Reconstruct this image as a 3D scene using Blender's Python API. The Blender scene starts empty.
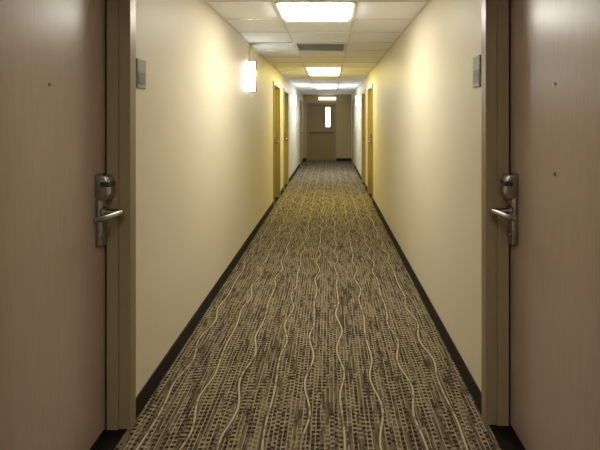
import bpy, bmesh, math
from mathutils import Vector
S=bpy.context.scene
try:
    S.view_settings.view_transform='Standard'
except Exception: pass

XL,XR=-0.99,0.786
H=2.445
YB,YE=-3.6,16.85
CAMZ=1.515

# ---------------- material helpers
def mat(name):
    m=bpy.data.materials.new(name); m.use_nodes=True
    nt=m.node_tree; nt.nodes.clear()
    out=nt.nodes.new('ShaderNodeOutputMaterial')
    b=nt.nodes.new('ShaderNodeBsdfPrincipled')
    nt.links.new(b.outputs[0],out.inputs[0])
    return m,nt,b
def coords(nt,scale=(1,1,1)):
    tc=nt.nodes.new('ShaderNodeTexCoord'); mp=nt.nodes.new('ShaderNodeMapping')
    mp.inputs['Scale'].default_value=scale
    nt.links.new(tc.outputs['Object'],mp.inputs[0]); return mp.outputs[0]
def noise(nt,vec,scale,detail=3,rough=.5):
    n=nt.nodes.new('ShaderNodeTexNoise'); n.inputs['Scale'].default_value=scale
    n.inputs['Detail'].default_value=detail; n.inputs['Roughness'].default_value=rough
    nt.links.new(vec,n.inputs['Vector']); return n.outputs[0]
def ramp(nt,fac,stops):
    r=nt.nodes.new('ShaderNodeValToRGB'); e=r.color_ramp.elements
    e[0].position,e[0].color=stops[0][0],(*stops[0][1],1)
    e[1].position,e[1].color=stops[-1][0],(*stops[-1][1],1)
    for p,c in stops[1:-1]:
        k=e.new(p); k.color=(*c,1)
    nt.links.new(fac,r.inputs[0]); return r.outputs[0]
def bump(nt,b,h,strength,dist=.002):
    n=nt.nodes.new('ShaderNodeBump'); n.inputs['Strength'].default_value=strength
    n.inputs['Distance'].default_value=dist
    nt.links.new(h,n.inputs['Height']); nt.links.new(n.outputs[0],b.inputs['Normal'])
def simple(name,c,rough=.5,metal=0,var=.08,nscale=30,bmp=0,scale=(1,1,1),spec=.5):
    m,nt,b=mat(name)
    v=coords(nt,scale); n=noise(nt,v,nscale)
    col=ramp(nt,n,[(.3,tuple(x*(1-var) for x in c)),(.7,tuple(x*(1+var) for x in c))])
    nt.links.new(col,b.inputs['Base Color'])
    b.inputs['Roughness'].default_value=rough; b.inputs['Metallic'].default_value=metal
    b.inputs['Specular IOR Level'].default_value=spec
    if bmp: bump(nt,b,n,bmp)
    return m
def emit(name,c,s,base=(.9,.9,.9)):
    m,nt,b=mat(name)
    v=coords(nt); n=noise(nt,v,160,1)
    col=ramp(nt,n,[(.3,tuple(x*.95 for x in c)),(.7,c)])
    nt.links.new(col,b.inputs['Emission Color'])
    b.inputs['Base Color'].default_value=(*base,1)
    b.inputs['Emission Strength'].default_value=s
    b.inputs['Roughness'].default_value=.6
    return m

M_wall=simple('wall_vinyl',(.70,.63,.48),.50,var=.03,nscale=220,bmp=.2,spec=.4)
M_base=simple('baseboard_vinyl',(.020,.013,.010),.6,var=.15,spec=.2)
M_frame=simple('frame_paint',(.26,.20,.118),.35,var=.03)
M_frame2=simple('frame_paint_ochre',(.38,.31,.10),.4,var=.03)
M_dark=simple('dark_rubber',(.010,.008,.006),.8,spec=.1)
M_tbar=simple('tbar_enamel',(.74,.72,.62),.4,var=.02)
M_steel=simple('satin_nickel',(.36,.35,.33),.27,metal=1,var=.05,nscale=60)
M_steeld=simple('dark_nickel',(.22,.21,.20),.35,metal=1,var=.05,nscale=60)
M_black=simple('dark_plastic',(.025,.025,.027),.3)
M_sign=simple('sign_grey',(.22,.22,.19),.4,var=.06,nscale=90)
M_signi=simple('sign_inset',(.11,.11,.095),.45,var=.1)
M_whitemet=simple('white_enamel',(.7,.7,.66),.4,var=.02)
M_vent=simple('vent_enamel',(.66,.67,.62),.5,var=.03)
M_ventd=simple('vent_dark',(.28,.28,.26),.7)

def wood(name,c,rough,lo=.87,hi=1.07):
    m,nt,b=mat(name)
    v=coords(nt,(14,14,.7)); n=noise(nt,v,6,5,.6)
    v2=coords(nt,(60,60,1.6)); n2=noise(nt,v2,5,2,.6)
    mx=nt.nodes.new('ShaderNodeMath'); mx.operation='ADD'
    nt.links.new(n,mx.inputs[0]); nt.links.new(n2,mx.inputs[1])
    hf=nt.nodes.new('ShaderNodeMath'); hf.operation='MULTIPLY'; hf.inputs[1].default_value=.5
    nt.links.new(mx.outputs[0],hf.inputs[0])
    col=ramp(nt,hf.outputs[0],[(.3,tuple(x*lo for x in c)),(.7,tuple(x*hi for x in c))])
    nt.links.new(col,b.inputs['Base Color']); b.inputs['Roughness'].default_value=rough
    bump(nt,b,n2,.04,.001)
    return m
M_door=wood('door_laminate',(.405,.318,.256),.32)
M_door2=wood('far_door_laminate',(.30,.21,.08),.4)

# ceiling tile
M_ceil,nt,b=mat('acoustic_tile')
v=coords(nt); n=noise(nt,v,140,2,.5)
nt.links.new(ramp(nt,n,[(.3,(.92,.93,.93)),(.7,(.95,.96,.96))]),b.inputs['Base Color'])
b.inputs['Roughness'].default_value=.9

# carpet
def carpet():
    m,nt,b=mat('patterned_carpet')
    tc=nt.nodes.new('ShaderNodeTexCoord')
    sp=nt.nodes.new('ShaderNodeSeparateXYZ'); nt.links.new(tc.outputs['Object'],sp.inputs[0])
    X,Y=sp.outputs[0],sp.outputs[1]
    def M(op,a,b_=None,c=None,clamp=False):
        n=nt.nodes.new('ShaderNodeMath'); n.operation=op; n.use_clamp=clamp
        for i,x in enumerate((a,b_,c)):
            if x is None: continue
            if isinstance(x,(int,float)): n.inputs[i].default_value=x
            else: nt.links.new(x,n.inputs[i])
        return n.outputs[0]
    def N(sx,sy,off=0,detail=1):
        cb=nt.nodes.new('ShaderNodeCombineXYZ')
        nt.links.new(M('MULTIPLY',X,sx),cb.inputs[0]); nt.links.new(M('MULTIPLY',Y,sy),cb.inputs[1])
        cb.inputs[2].default_value=off
        return noise(nt,cb.outputs[0],1,detail,.5)
    def step(v,lo,hi):
        n=nt.nodes.new('ShaderNodeMapRange'); n.interpolation_type='SMOOTHSTEP'
        n.inputs[1].default_value=lo; n.inputs[2].default_value=hi
        nt.links.new(v,n.inputs[0]); return n.outputs[0]
    def hsh(v,seed):
        return M('FRACT',M('MULTIPLY',M('SINE',M('ADD',M('MULTIPLY',v,12.9898),seed)),4375.85))
    G=lambda v,t:M('GREATER_THAN',v,t)
    XW=M('ADD',X,M('MULTIPLY',M('SUBTRACT',N(4,2.0,40),.5),.004))
    def cells(wx,ly,off=0,shift=0):
        cx=M('FLOOR',M('DIVIDE',M('ADD',XW,shift),wx))
        ry=hsh(cx,off)
        cy=M('FLOOR',M('ADD',M('DIVIDE',Y,ly),ry))
        cb=nt.nodes.new('ShaderNodeCombineXYZ')
        nt.links.new(cx,cb.inputs[0]); nt.links.new(cy,cb.inputs[1]); cb.inputs[2].default_value=off
        w_=nt.nodes.new('ShaderNodeTexWhiteNoise'); w_.noise_dimensions='3D'
        nt.links.new(cb.outputs[0],w_.inputs[0]); return w_.outputs[0]
    SP=.19
    lane=M('DIVIDE',M('ADD',X,.03),SP)
    col=M('FLOOR',lane); loc=M('MULTIPLY',M('SUBTRACT',M('FRACT',lane),.5),SP)
    ph=M('ADD',M('MULTIPLY',Y,2*math.pi/.56),M('MULTIPLY',hsh(col,1.3),6.283))
    burst=step(M('SINE',M('ADD',M('MULTIPLY',Y,2*math.pi/2.1),M('MULTIPLY',hsh(col,5.1),6.283))),-.7,.3)
    off=M('MULTIPLY',M('SINE',ph),M('ADD',.005,M('MULTIPLY',burst,.015)))
    d=M('ABSOLUTE',M('SUBTRACT',loc,off))
    L=M('SUBTRACT',1.0,step(d,.0036,.0064)); halo=M('SUBTRACT',1.0,step(d,.011,.016))
    L=M('MULTIPLY',L,M('ADD',.45,M('MULTIPLY',G(cells(.03,.034,12.5),.25),.55)))
    # woven grid: alternating dark and cream cross dashes with lengthwise gaps
    W_=.0225; PY=.030
    cx=M('FLOOR',M('DIVIDE',XW,W_))
    fx=M('FRACT',M('DIVIDE',XW,W_))
    rp=hsh(cx,3.3)
    fy=M('FRACT',M('ADD',M('DIVIDE',Y,PY),rp))
    up=G(fy,.50)
    blk=G(cells(W_,.21,5.5),.42)
    brk=G(cells(W_/2,PY,6.5),.16)
    bar=M('LESS_THAN',fx,.80)
    rung=M('MULTIPLY',M('MULTIPLY',up,blk),M('MULTIPLY',brk,bar))
    crm=M('MULTIPLY',M('MULTIPLY',M('SUBTRACT',1.0,up),G(cells(W_,.15,15.5),.40)),G(cells(W_/2,PY,16.5),.25))
    # lengthwise strands
    st=M('MULTIPLY',M('SUBTRACT',1.0,bar),G(cells(W_,.13,1.5),.30))
    dg=G(cells(.0075,.06,9.5),.60)
    yarn=N(420,420,2,2)
    def mix(f,a,c):
        n=nt.nodes.new('ShaderNodeMix'); n.data_type='RGBA'
        if isinstance(f,(int,float)): n.inputs[0].default_value=f
        else: nt.links.new(f,n.inputs[0])
        for i,x in ((6,a),(7,c)):
            if isinstance(x,tuple): n.inputs[i].default_value=(*x,1)
            else: nt.links.new(x,n.inputs[i])
        return n.outputs[2]
    c=mix(M('MULTIPLY',dg,.8),(.150,.118,.074),(.058,.043,.028))
    c=mix(M('MULTIPLY',crm,.7),c,(.33,.275,.17))
    c=mix(M('MULTIPLY',rung,.93),c,(.020,.014,.011))
    c=mix(M('MULTIPLY',st,.85),c,(.38,.32,.20))
    c=mix(M('MULTIPLY',halo,.5),c,(.05,.038,.026))
    c=mix(M('MULTIPLY',L,.95),c,(.49,.42,.265))
    yv=M('ADD',M('MULTIPLY',yarn,.9),.55)
    vm=nt.nodes.new('ShaderNodeVectorMath'); vm.operation='SCALE'
    nt.links.new(c,vm.inputs[0]); nt.links.new(yv,vm.inputs[3])
    nt.links.new(vm.outputs[0],b.inputs['Base Color'])
    b.inputs['Roughness'].default_value=.95; b.inputs['Specular IOR Level'].default_value=.1
    bump(nt,b,yarn,.5,.003)
    return m
M_carpet=carpet()

# ---------------- mesh helpers
def box(bm,x0,x1,y0,y1,z0,z1,mi=0,bev=0):
    x0,x1=min(x0,x1),max(x0,x1); y0,y1=min(y0,y1),max(y0,y1); z0,z1=min(z0,z1),max(z0,z1)
    vs=[bm.verts.new((x,y,z)) for x in (x0,x1) for y in (y0,y1) for z in (z0,z1)]
    fs=[bm.faces.new([vs[i] for i in q]) for q in ((0,1,3,2),(4,6,7,5),(0,4,5,1),(2,3,7,6),(0,2,6,4),(1,5,7,3))]
    for f in fs: f.material_index=mi
    if bev:
        es=list({e for f in fs for e in f.edges})
        bmesh.ops.bevel(bm,geom=es,offset=bev,segments=3,affect='EDGES',profile=.5,material=mi)
def cyl(bm,c,axis,r,l,seg=24,r2=None,mi=0):
    a=Vector(axis).normalized(); q=Vector((0,0,1)).rotation_difference(a).to_matrix().to_4x4()
    from mathutils import Matrix
    res=bmesh.ops.create_cone(bm,cap_ends=True,segments=seg,radius1=r,radius2=r if r2 is None else r2,depth=l,
        matrix=Matrix.Translation(Vector(c))@q)
    for f in {f for v in res['verts'] for f in v.link_faces}: f.material_index=mi
def tube(bm,pts,rads,seg=16,up=Vector((0,0,1))):
    pts=[Vector(p) for p in pts]; rings=[]
    for i,p in enumerate(pts):
        t=(pts[min(i+1,len(pts)-1)]-pts[max(i-1,0)]).normalized()
        s=t.cross(up).normalized(); u=s.cross(t).normalized()
        ra,rb=rads[i]
        rings.append([bm.verts.new(p+s*ra*math.cos(2*math.pi*k/seg)+u*rb*math.sin(2*math.pi*k/seg)) for k in range(seg)])
    for a,c in zip(rings,rings[1:]):
        for k in range(seg): bm.faces.new((a[k],a[(k+1)%seg],c[(k+1)%seg],c[k]))
    bm.faces.new(rings[0]); bm.faces.new(rings[-1])
def obj(name,bm,mats,parent=None,smooth=False,**props):
    bmesh.ops.recalc_face_normals(bm,faces=bm.faces)
    xs=[v.co.x for v in bm.verts]; ys=[v.co.y for v in bm.verts]; zs=[v.co.z for v in bm.verts]
    o=Vector(((min(xs)+max(xs))/2,(min(ys)+max(ys))/2,min(zs)))
    if props.pop('keep',False): o=Vector((0,0,0))
    for v in bm.verts: v.co-=o
    me=bpy.data.meshes.new(name); bm.to_mesh(me); bm.free()
    for m in (mats if isinstance(mats,list) else [mats]): me.materials.append(m)
    if smooth:
        for p in me.polygons: p.use_smooth=True
        try: me.set_sharp_from_angle(angle=math.radians(35))
        except Exception: pass
    ob=bpy.data.objects.new(name,me); S.collection.objects.link(ob)
    if parent:
        ob.parent=parent
        pw=Vector(parent.location); pp=parent.parent
        while pp: pw+=pp.location; pp=pp.parent
        ob.location=o-pw
    else: ob.location=o
    for k,v in props.items(): ob[k]=v
    return ob
def struct(name,bm,mats,label,cat,smooth=False,keep=True):
    return obj(name,bm,mats,kind='structure',label=label,category=cat,smooth=smooth,keep=keep)

# ---------------- doors layout (side, y0, y1)
REC=0.105
DH=2.13
left=[(1.31,2.22),(7.97,8.88),(9.75,10.66),(14.9,15.8)]
right=[(1.285,2.25),(8.38,9.29),(10.1,11.0),(14.9,15.8)]
FW=0.062   # casing face width
JT=0.03

def wall(name,x,sgn,doors,label):
    bm=bmesh.new(); out=x+sgn*0.17
    y=YB
    for a,c in doors:
        box(bm,x,out,y,a-JT,0,H+.1); box(bm,x,out,a-JT,c+JT,DH+JT,H+.1); y=c+JT
    box(bm,x,out,y,YE,0,H+.1)
    struct(name,bm,M_wall,label,'wall')
wall('wall_left',XL,-1,left,'beige vinyl-covered corridor wall with recessed doors')
wall('wall_right',XR,1,right,'beige vinyl-covered corridor wall with recessed doors')

bm=bmesh.new(); box(bm,XL-.3,XR+.3,YB-.1,YE+.3,-.1,0)
struct('floor',bm,M_carpet,'olive-brown carpet with cream wavy lines and dark dashes','floor')
bm=bmesh.new(); box(bm,XL,XR,YB,YE,H+.012,H+.09)
struct('ceiling',bm,M_ceil,'suspended ceiling of off-white acoustic tiles','ceiling')
bm=bmesh.new(); box(bm,XL-.17,XR+.17,YB-.12,YB,0,H+.1)
struct('wall_back',bm,M_wall,'beige corridor end wall','wall')

# end wall with door opening
EX0,EX1=-0.80,0.17; EH=2.10
bm=bmesh.new()
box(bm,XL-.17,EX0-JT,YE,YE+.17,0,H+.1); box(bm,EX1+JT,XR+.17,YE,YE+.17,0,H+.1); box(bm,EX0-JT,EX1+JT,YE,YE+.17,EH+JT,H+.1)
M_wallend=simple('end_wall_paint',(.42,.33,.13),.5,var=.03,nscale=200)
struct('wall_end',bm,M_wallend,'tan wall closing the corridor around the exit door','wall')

# baseboards
def baseboard(name,x,sgn,doors):
    bm=bmesh.new(); y=YB
    t=x-sgn*0.010
    segs=[]
    for a,c in doors: segs.append((y,a-FW)); y=c+FW
    segs.append((y,YE))
    for a,c in segs:
        box(bm,x,t,a,c,0,.10)
    struct(name,bm,M_base,'dark brown vinyl cove baseboard','baseboard')
baseboard('baseboard_left',XL,-1,left); baseboard('baseboard_right',XR,1,right)
bm=bmesh.new(); box(bm,XL+.01,EX0-FW,YE-.01,YE,0,.1); box(bm,EX1+FW,XR-.01,YE-.01,YE,0,.1)
struct('baseboard_end',bm,M_base,'dark brown vinyl cove baseboard','baseboard')

# ceiling grid
GX=[-0.45,0.215]; G=0.64; g0=3.60
bm=bmesh.new()
zb=H
w=.009
k0=int((YB-g0)/G)
ys=[g0+k*G for k in range(k0,int((YE-g0)/G)+1)]
for gx in GX: box(bm,gx-w,gx+w,YB,YE,zb+.006,zb+.0115)
for y in ys:
    for a,c in ((XL+.021,GX[0]-w),(GX[0]+w,GX[1]-w),(GX[1]+w,XR-.021)): box(bm,a,c,y-w,y+w,zb+.006,zb+.0115)
box(bm,XL,XL+.02,YB,YE,zb+.004,zb+.0115); box(bm,XR-.02,XR,YB,YE,zb+.004,zb+.0115)
struct('trim_1',bm,M_tbar,'cream metal grid of the suspended ceiling','trim')

# door frames + doors
def frame(n,x,sgn,a,c,m):
    bm=bmesh.new()
    f=x-sgn*.016           # casing face
    inn=x+sgn*(REC+.05)
    for y0,y1,yc0,yc1 in ((a-JT,a,a-FW,a),(c,c+JT,c,c+FW)):
        box(bm,x+sgn*.0002,inn,y0,y1,0,DH+JT)
        box(bm,f,x,yc0,yc1,0,DH+FW)
    box(bm,x+sgn*.0002,inn,a,c,DH,DH+JT); box(bm,f,x,a,c,DH,DH+FW)
    # stops
    s0=x+sgn*.038; s1=x+sgn*(REC-.012)
    box(bm,s0,s1,c-.013,c-.0002,0.011,DH-.0135); box(bm,s0,s1,a+.0002,a+.013,0.011,DH-.0135); box(bm,s0,s1,a+.0002,c-.0002,DH-.013,DH-.0002)
    # dark seal
    box(bm,s1+sgn*.0003,x+sgn*(REC-.002),c-.007,c-.0003,0.011,DH-.015,1); box(bm,s1+sgn*.0003,x+sgn*(REC-.002),a+.0003,a+.007,0.011,DH-.015,1)
    box(bm,x+sgn*.001,x+sgn*(REC+.05),a+.0003,c-.0003,0.0005,.008,1)
    struct('trim_%d'%n,bm,[m,M_dark],'painted metal door frame with dark threshold','door frame')
def door(n,x,sgn,a,c,m):
    bm=bmesh.new()
    d=x+sgn*REC
    box(bm,d,d+sgn*.045,a+.003,c-.003,.013,DH-.003,bev=.0015)
    ob=obj('door_%d'%n,bm,m,kind='structure',category='door',label='flat brown wood-laminate hotel room door')
    return ob,d
n=2
doors=[]
for i,((a,c),(a2,c2)) in enumerate(zip(left,right)):
    mm=M_frame if i==0 else M_frame2
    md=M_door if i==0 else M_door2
    frame(n,XL,-1,a,c,mm); frame(n+1,XR,1,a2,c2,mm)
    doors.append((door(n-1,XL,-1,a,c,md),-1,a,c,i)); doors.append((door(n,XR,1,a2,c2,md),1,a2,c2,i))
    n+=2

def hardware(ob,d,sgn,c,detail,extra):
    o=-sgn   # outward into corridor
    yc=c-.070
    P=lambda u,v,z:(d+o*u,yc+v,z)
    # lock plate
    bm=bmesh.new()
    box(bm,d,d+o*.028,yc-.033,yc+.033,.915,1.18,bev=.011)
    obj('lock_plate',bm,M_steel,ob,True,label='satin metal lock plate')
    bm=bmesh.new()
    cyl(bm,P(.031,0,.965),(1,0,0),.012,.008,20)
    obj('keyhole',bm,M_steeld,ob,True)
    # card reader housing
    bm=bmesh.new()
    prof=[(.0005,1.150),(.036,1.136),(.056,1.142),(.066,1.168),(.062,1.235),(.048,1.256),(.0005,1.262)]
    A=[bm.verts.new(P(u,-.037,z)) for u,z in prof]; B=[bm.verts.new(P(u,.037,z)) for u,z in prof]
    bm.faces.new(A); bm.faces.new(B)
    for k in range(len(prof)):
        j=(k+1)%len(prof); bm.faces.new((A[k],A[j],B[j],B[k]))
    bmesh.ops.recalc_face_normals(bm,faces=bm.faces)
    bmesh.ops.bevel(bm,geom=list(bm.edges),offset=.008,segments=3,affect='EDGES',profile=.5,clamp_overlap=True)
    r=obj('card_reader',bm,M_steel,ob,True,label='satin metal key-card reader housing')
    if detail:
        bm=bmesh.new(); box(bm,d+o*.028,d+o*.0670,yc-.038,yc+.026,1.202,1.226,bev=.002)
        b2=obj('card_slot',bm,M_black,r,True)
    # lever
    bm=bmesh.new()
    z=1.080
    cyl(bm,P(.034,0,z),(1,0,0),.027,.012,28)
    pts=[P(.03,0,z),P(.07,0,z),P(.092,-.002,z),P(.105,-.007,z),P(.111,-.018,z),P(.110,-.04,z),P(.103,-.08,z-.001),P(.094,-.118,z-.002),P(.083,-.150,z-.003),P(.066,-.168,z-.004)]
    rr=[(.014,.014),(.014,.014),(.014,.0145),(.0135,.0145),(.0125,.0145),(.0105,.0145),(.0095,.014),(.0095,.014),(.0095,.0135),(.0085,.012)]
    tube(bm,pts,rr)
    obj('lever_handle',bm,M_steel,ob,True,label='satin metal lever handle')
    for u,zz in extra:
        bm=bmesh.new(); cyl(bm,(d+o*.001,u,zz),(1,0,0),.007,.006,18); cyl(bm,(d+o*.004,u,zz),(1,0,0),.0035,.002,12)
        obj('peephole' if zz>1.5 else 'viewer_screw',bm,M_steeld,ob,True)
for (ob,d),sgn,a,c,i in doors:
    ex=[]
    if i==0: ex=[(1.775,1.653)] if sgn<0 else [(1.80,1.658),(1.80,1.30)]
    hardware(ob,d,sgn,c,i==0,ex)

# end door
bm=bmesh.new()
f=YE-.016
for x0,x1,xc0,xc1 in ((EX0-JT,EX0,EX0-FW,EX0),(EX1,EX1+JT,EX1,EX1+FW)):
    box(bm,x0,x1,YE+.0002,YE+.15,0,EH+JT); box(bm,xc0,xc1,f,YE,0,EH+FW)
box(bm,EX0,EX1,YE+.0002,YE+.15,EH,EH+JT); box(bm,EX0,EX1,f,YE,EH,EH+FW)
struct('trim_%d'%n,bm,M_frame,'tan painted metal frame of the exit door','door frame')
LX0,LX1,LZ0,LZ1=-.155,-.005,1.27,1.98
bm=bmesh.new()
y0,y1=YE+.03,YE+.075
a,c=EX0+.003,EX1-.003
box(bm,a,LX0,y0,y1,.01,EH-.003); box(bm,LX1,c,y0,y1,.01,EH-.003)
box(bm,LX0,LX1,y0,y1,.01,LZ0); box(bm,LX0,LX1,y0,y1,LZ1,EH-.003)
M_exit=wood('exit_door_paint',(.28,.185,.055),.45)
ed=obj('door_9',bm,M_exit,kind='structure',category='door',label='brown exit door with narrow lit glass and push bar')
bm=bmesh.new()
t=.02
for q in ((LX0-t,LX0,LZ0-t,LZ1+t),(LX1,LX1+t,LZ0-t,LZ1+t),(LX0,LX1,LZ0-t,LZ0),(LX0,LX1,LZ1,LZ1+t)):
    box(bm,q[0],q[1],y0-.008,y0,q[2],q[3])
obj('glass_frame',bm,M_frame,ed)
bm=bmesh.new(); box(bm,LX0,LX1,y0+.018,y0+.026,LZ0,LZ1)
obj('door_glass',bm,emit('daylit_frosted_glass',(.72,.86,1),20.0),ed,label='bright frosted narrow glass pane')
bm=bmesh.new(); box(bm,a+.04,c-.04,y0-.07,y0-.03,1.03,1.10,bev=.008); box(bm,a+.03,a+.13,y0-.06,y0,1.02,1.11,bev=.005); box(bm,c-.13,c-.03,y0-.06,y0,1.02,1.11,bev=.005)
obj('push_bar',bm,simple('bronze_bar',(.16,.12,.07),.4,metal=.8),ed,True,label='dull metal push bar')

# ceiling panels
def panel(y0,y1,m,label):
    bm=bmesh.new()
    x0,x1=GX[0]+w+.001,GX[1]-w-.001; a,c=y0+w+.001,y1-w-.001; t=.02
    z0,z1=H+.0005,H+.0115
    box(bm,x0,x0+t,a,c,z0,z1); box(bm,x1-t,x1,a,c,z0,z1); box(bm,x0+t,x1-t,a,a+t,z0,z1); box(bm,x0+t,x1-t,c-t,c,z0,z1)
    fr=obj('ceiling_light',bm,M_whitemet,label=label,category='ceiling light',group='recessed ceiling light panels')
    # shallow dropped prismatic lens
    bm=bmesh.new(); e=.03; z2=H-.022; z3=H+.009
    A=[(x0+t,a+t),(x1-t,a+t),(x1-t,c-t),(x0+t,c-t)]; B=[(x0+t+e,a+t+e),(x1-t-e,a+t+e),(x1-t-e,c-t-e),(x0+t+e,c-t-e)]
    va=[bm.verts.new((p,q,z3)) for p,q in A]; vb=[bm.verts.new((p,q,z2)) for p,q in B]
    bm.faces.new(va); bm.faces.new(vb)
    for k in range(4): bm.faces.new((va[k],va[(k+1)%4],vb[(k+1)%4],vb[k]))
    obj('light_diffuser',bm,m,fr,label='glowing prismatic diffuser')
warm=emit('panel_warm',(1,.97,.86),29)
warmb=emit('panel_warm_entry',(1,.96,.89),34)
amber=emit('panel_amber',(1,.87,.30),24)
cool=emit('panel_cool',(.92,.95,1),19)
R=lambda k:g0+k*G
panel(R(-7),R(-6),warmb,'square recessed fluorescent panel in the tiled ceiling')
panel(R(0),R(1),warm,'square recessed fluorescent panel glowing warm white')
panel(R(7),R(9),amber,'long recessed fluorescent panel glowing yellowish white')
panel(R(13),R(15),cool,'long recessed fluorescent panel glowing cool white')

# vent
bm=bmesh.new()
x0,x1=GX[0]+w+.001,GX[1]-w-.001; a,c=R(3)+w+.001,R(4)-w-.001
z0,z1=H-.004,H+.0115
t=.03
box(bm,x0,x0+t,a,c,z0,z1); box(bm,x1-t,x1,a,c,z0,z1); box(bm,x0+t,x1-t,a,a+t,z0,z1); box(bm,x0+t,x1-t,c-t,c,z0,z1)
vt=obj('air_vent',bm,M_vent,label='square grey air grille set in the tiled ceiling',category='air vent')
bm=bmesh.new()
k=a+t+.01
while k<c-t-.01:
    vs=[bm.verts.new(p) for p in ((x0+t,k,H-.002),(x1-t,k,H-.002),(x1-t,k+.018,H+.008),(x0+t,k+.018,H+.008),(x0+t,k,H-.0005),(x1-t,k,H-.0005),(x1-t,k+.018,H+.0095),(x0+t,k+.018,H+.0095))]
    for q in ((0,1,2,3),(4,5,6,7),(0,1,5,4),(2,3,7,6),(0,3,7,4),(1,2,6,5)): bm.faces.new([vs[i] for i in q])
    k+=.032
obj('louvers',bm,M_vent,vt)
bm=bmesh.new(); box(bm,x0+t,x1-t,a+t,c-t,H+.0098,H+.0115)
obj('duct_backing',bm,M_ventd,vt)

# sconces
def sconce(x,sgn,y,m,z=2.045,h=.37,rw=.085,dp=.095,label=''):
    o=-sgn
    bm=bmesh.new(); box(bm,x,x+o*.012,y-rw-.006,y+rw+.006,z-h/2-.01,z+h/2+.01,bev=.003)
    bp=obj('wall_sconce',bm,M_steel,label=label,category='wall lamp',group='corridor wall sconces')
    bm=bmesh.new(); N=20
    def ring(zz,s=1):
        return [bm.verts.new((x+o*(.0125+dp*s*math.sin(math.pi*k/N)),y-rw*s*math.cos(math.pi*k/N),zz)) for k in range(N+1)]
    rs=[ring(z-h/2+.006,.97),ring(z-h/2+.02),ring(z+h/2-.02),ring(z+h/2-.006,.97)]
    for p,q in zip(rs,rs[1:]):
        for k in range(N): bm.faces.new((p[k],p[k+1],q[k+1],q[k]))
        bm.faces.new((p[N],p[0],q[0],q[N]))
    bm.faces.new(rs[0]); bm.faces.new(rs[-1])
    obj('lamp_shade',bm,m,bp,True,label='glowing white half-cylinder shade')
    for zz in (z-h/2-.004,z+h/2-.004):
        bm=bmesh.new()
        A=[];B=[]
        for k in range(N+1):
            px,py=x+o*(.0125+(dp+.004)*math.sin(math.pi*k/N)),y-(rw+.004)*math.cos(math.pi*k/N)
            A.append(bm.verts.new((px,py,zz))); B.append(bm.verts.new((px,py,zz+.009)))
        bm.faces.new(A); bm.faces.new(B)
        for k in range(N+1): bm.faces.new((A[k],A[(k+1)%(N+1)],B[(k+1)%(N+1)],B[k]))
        obj('shade_rim',bm,M_steel,bp)
    # vertical metal strip down the front of the shade
    bm=bmesh.new(); box(bm,x+o*(.0125+dp-.001),x+o*(.0125+dp+.012),y-.020,y+.020,z-h/2+.0055,z+h/2-.0045,bev=.002)
    obj('front_strip',bm,M_steel,bp,True,label='vertical metal strip')
sc1=emit('sconce_white',(.92,.96,1),30)
sc2=emit('sconce_cool',(.62,.79,1),90)
sconce(XL,-1,5.6,sc1,h=.37,rw=.048,dp=.062,label='glowing half-cylinder wall sconce with metal rims')
sconce(XL,-1,12.3,sc2,h=.28,rw=.06,dp=.05,label='cool white half-cylinder wall sconce')
sconce(XR,1,12.6,sc2,h=.28,rw=.06,dp=.05,label='cool white half-cylinder wall sconce')

# room signs
def sign(x,sgn,y0,y1,z0,z1):
    o=-sgn
    bm=bmesh.new(); box(bm,x,x+o*.010,y0,y1,z0,z1,bev=.003)
    s=obj('room_sign',bm,M_sign,label='small blank grey room plaque beside the door frame',category='sign',group='room plaques')
    bm=bmesh.new(); box(bm,x+o*.0105,x+o*.012,y0+.012,y1-.012,z0+.02,z0+(z1-z0)*.55)
    obj('sign_inset',bm,M_signi,s)
sign(XL,-1,2.315,2.425,1.68,1.83)
sign(XR,1,2.365,2.475,1.69,1.855)

# wall light box above exit door
bm=bmesh.new(); box(bm,-.42,.22,YE-.07,YE+.001,2.25,2.36,bev=.01)
el=obj('exit_light_box',bm,emit('light_box',(1,.95,.8),1.3),label='glowing white light box above the exit door',category='wall lamp')

# world
W=bpy.data.worlds.new('World'); S.world=W; W.use_nodes=True
W.node_tree.nodes['Background'].inputs[0].default_value=(.5,.45,.35,1)
W.node_tree.nodes['Background'].inputs[1].default_value=.1

cam=bpy.data.cameras.new('camera'); co=bpy.data.objects.new('camera',cam); S.collection.objects.link(co)
co.location=(0,0,CAMZ); co.rotation_euler=(math.radians(90),0,0)
cam.sensor_width=36; cam.lens=455/600*36; cam.shift_x=-.05; cam.shift_y=-.175; cam.clip_start=.02
S.camera=co
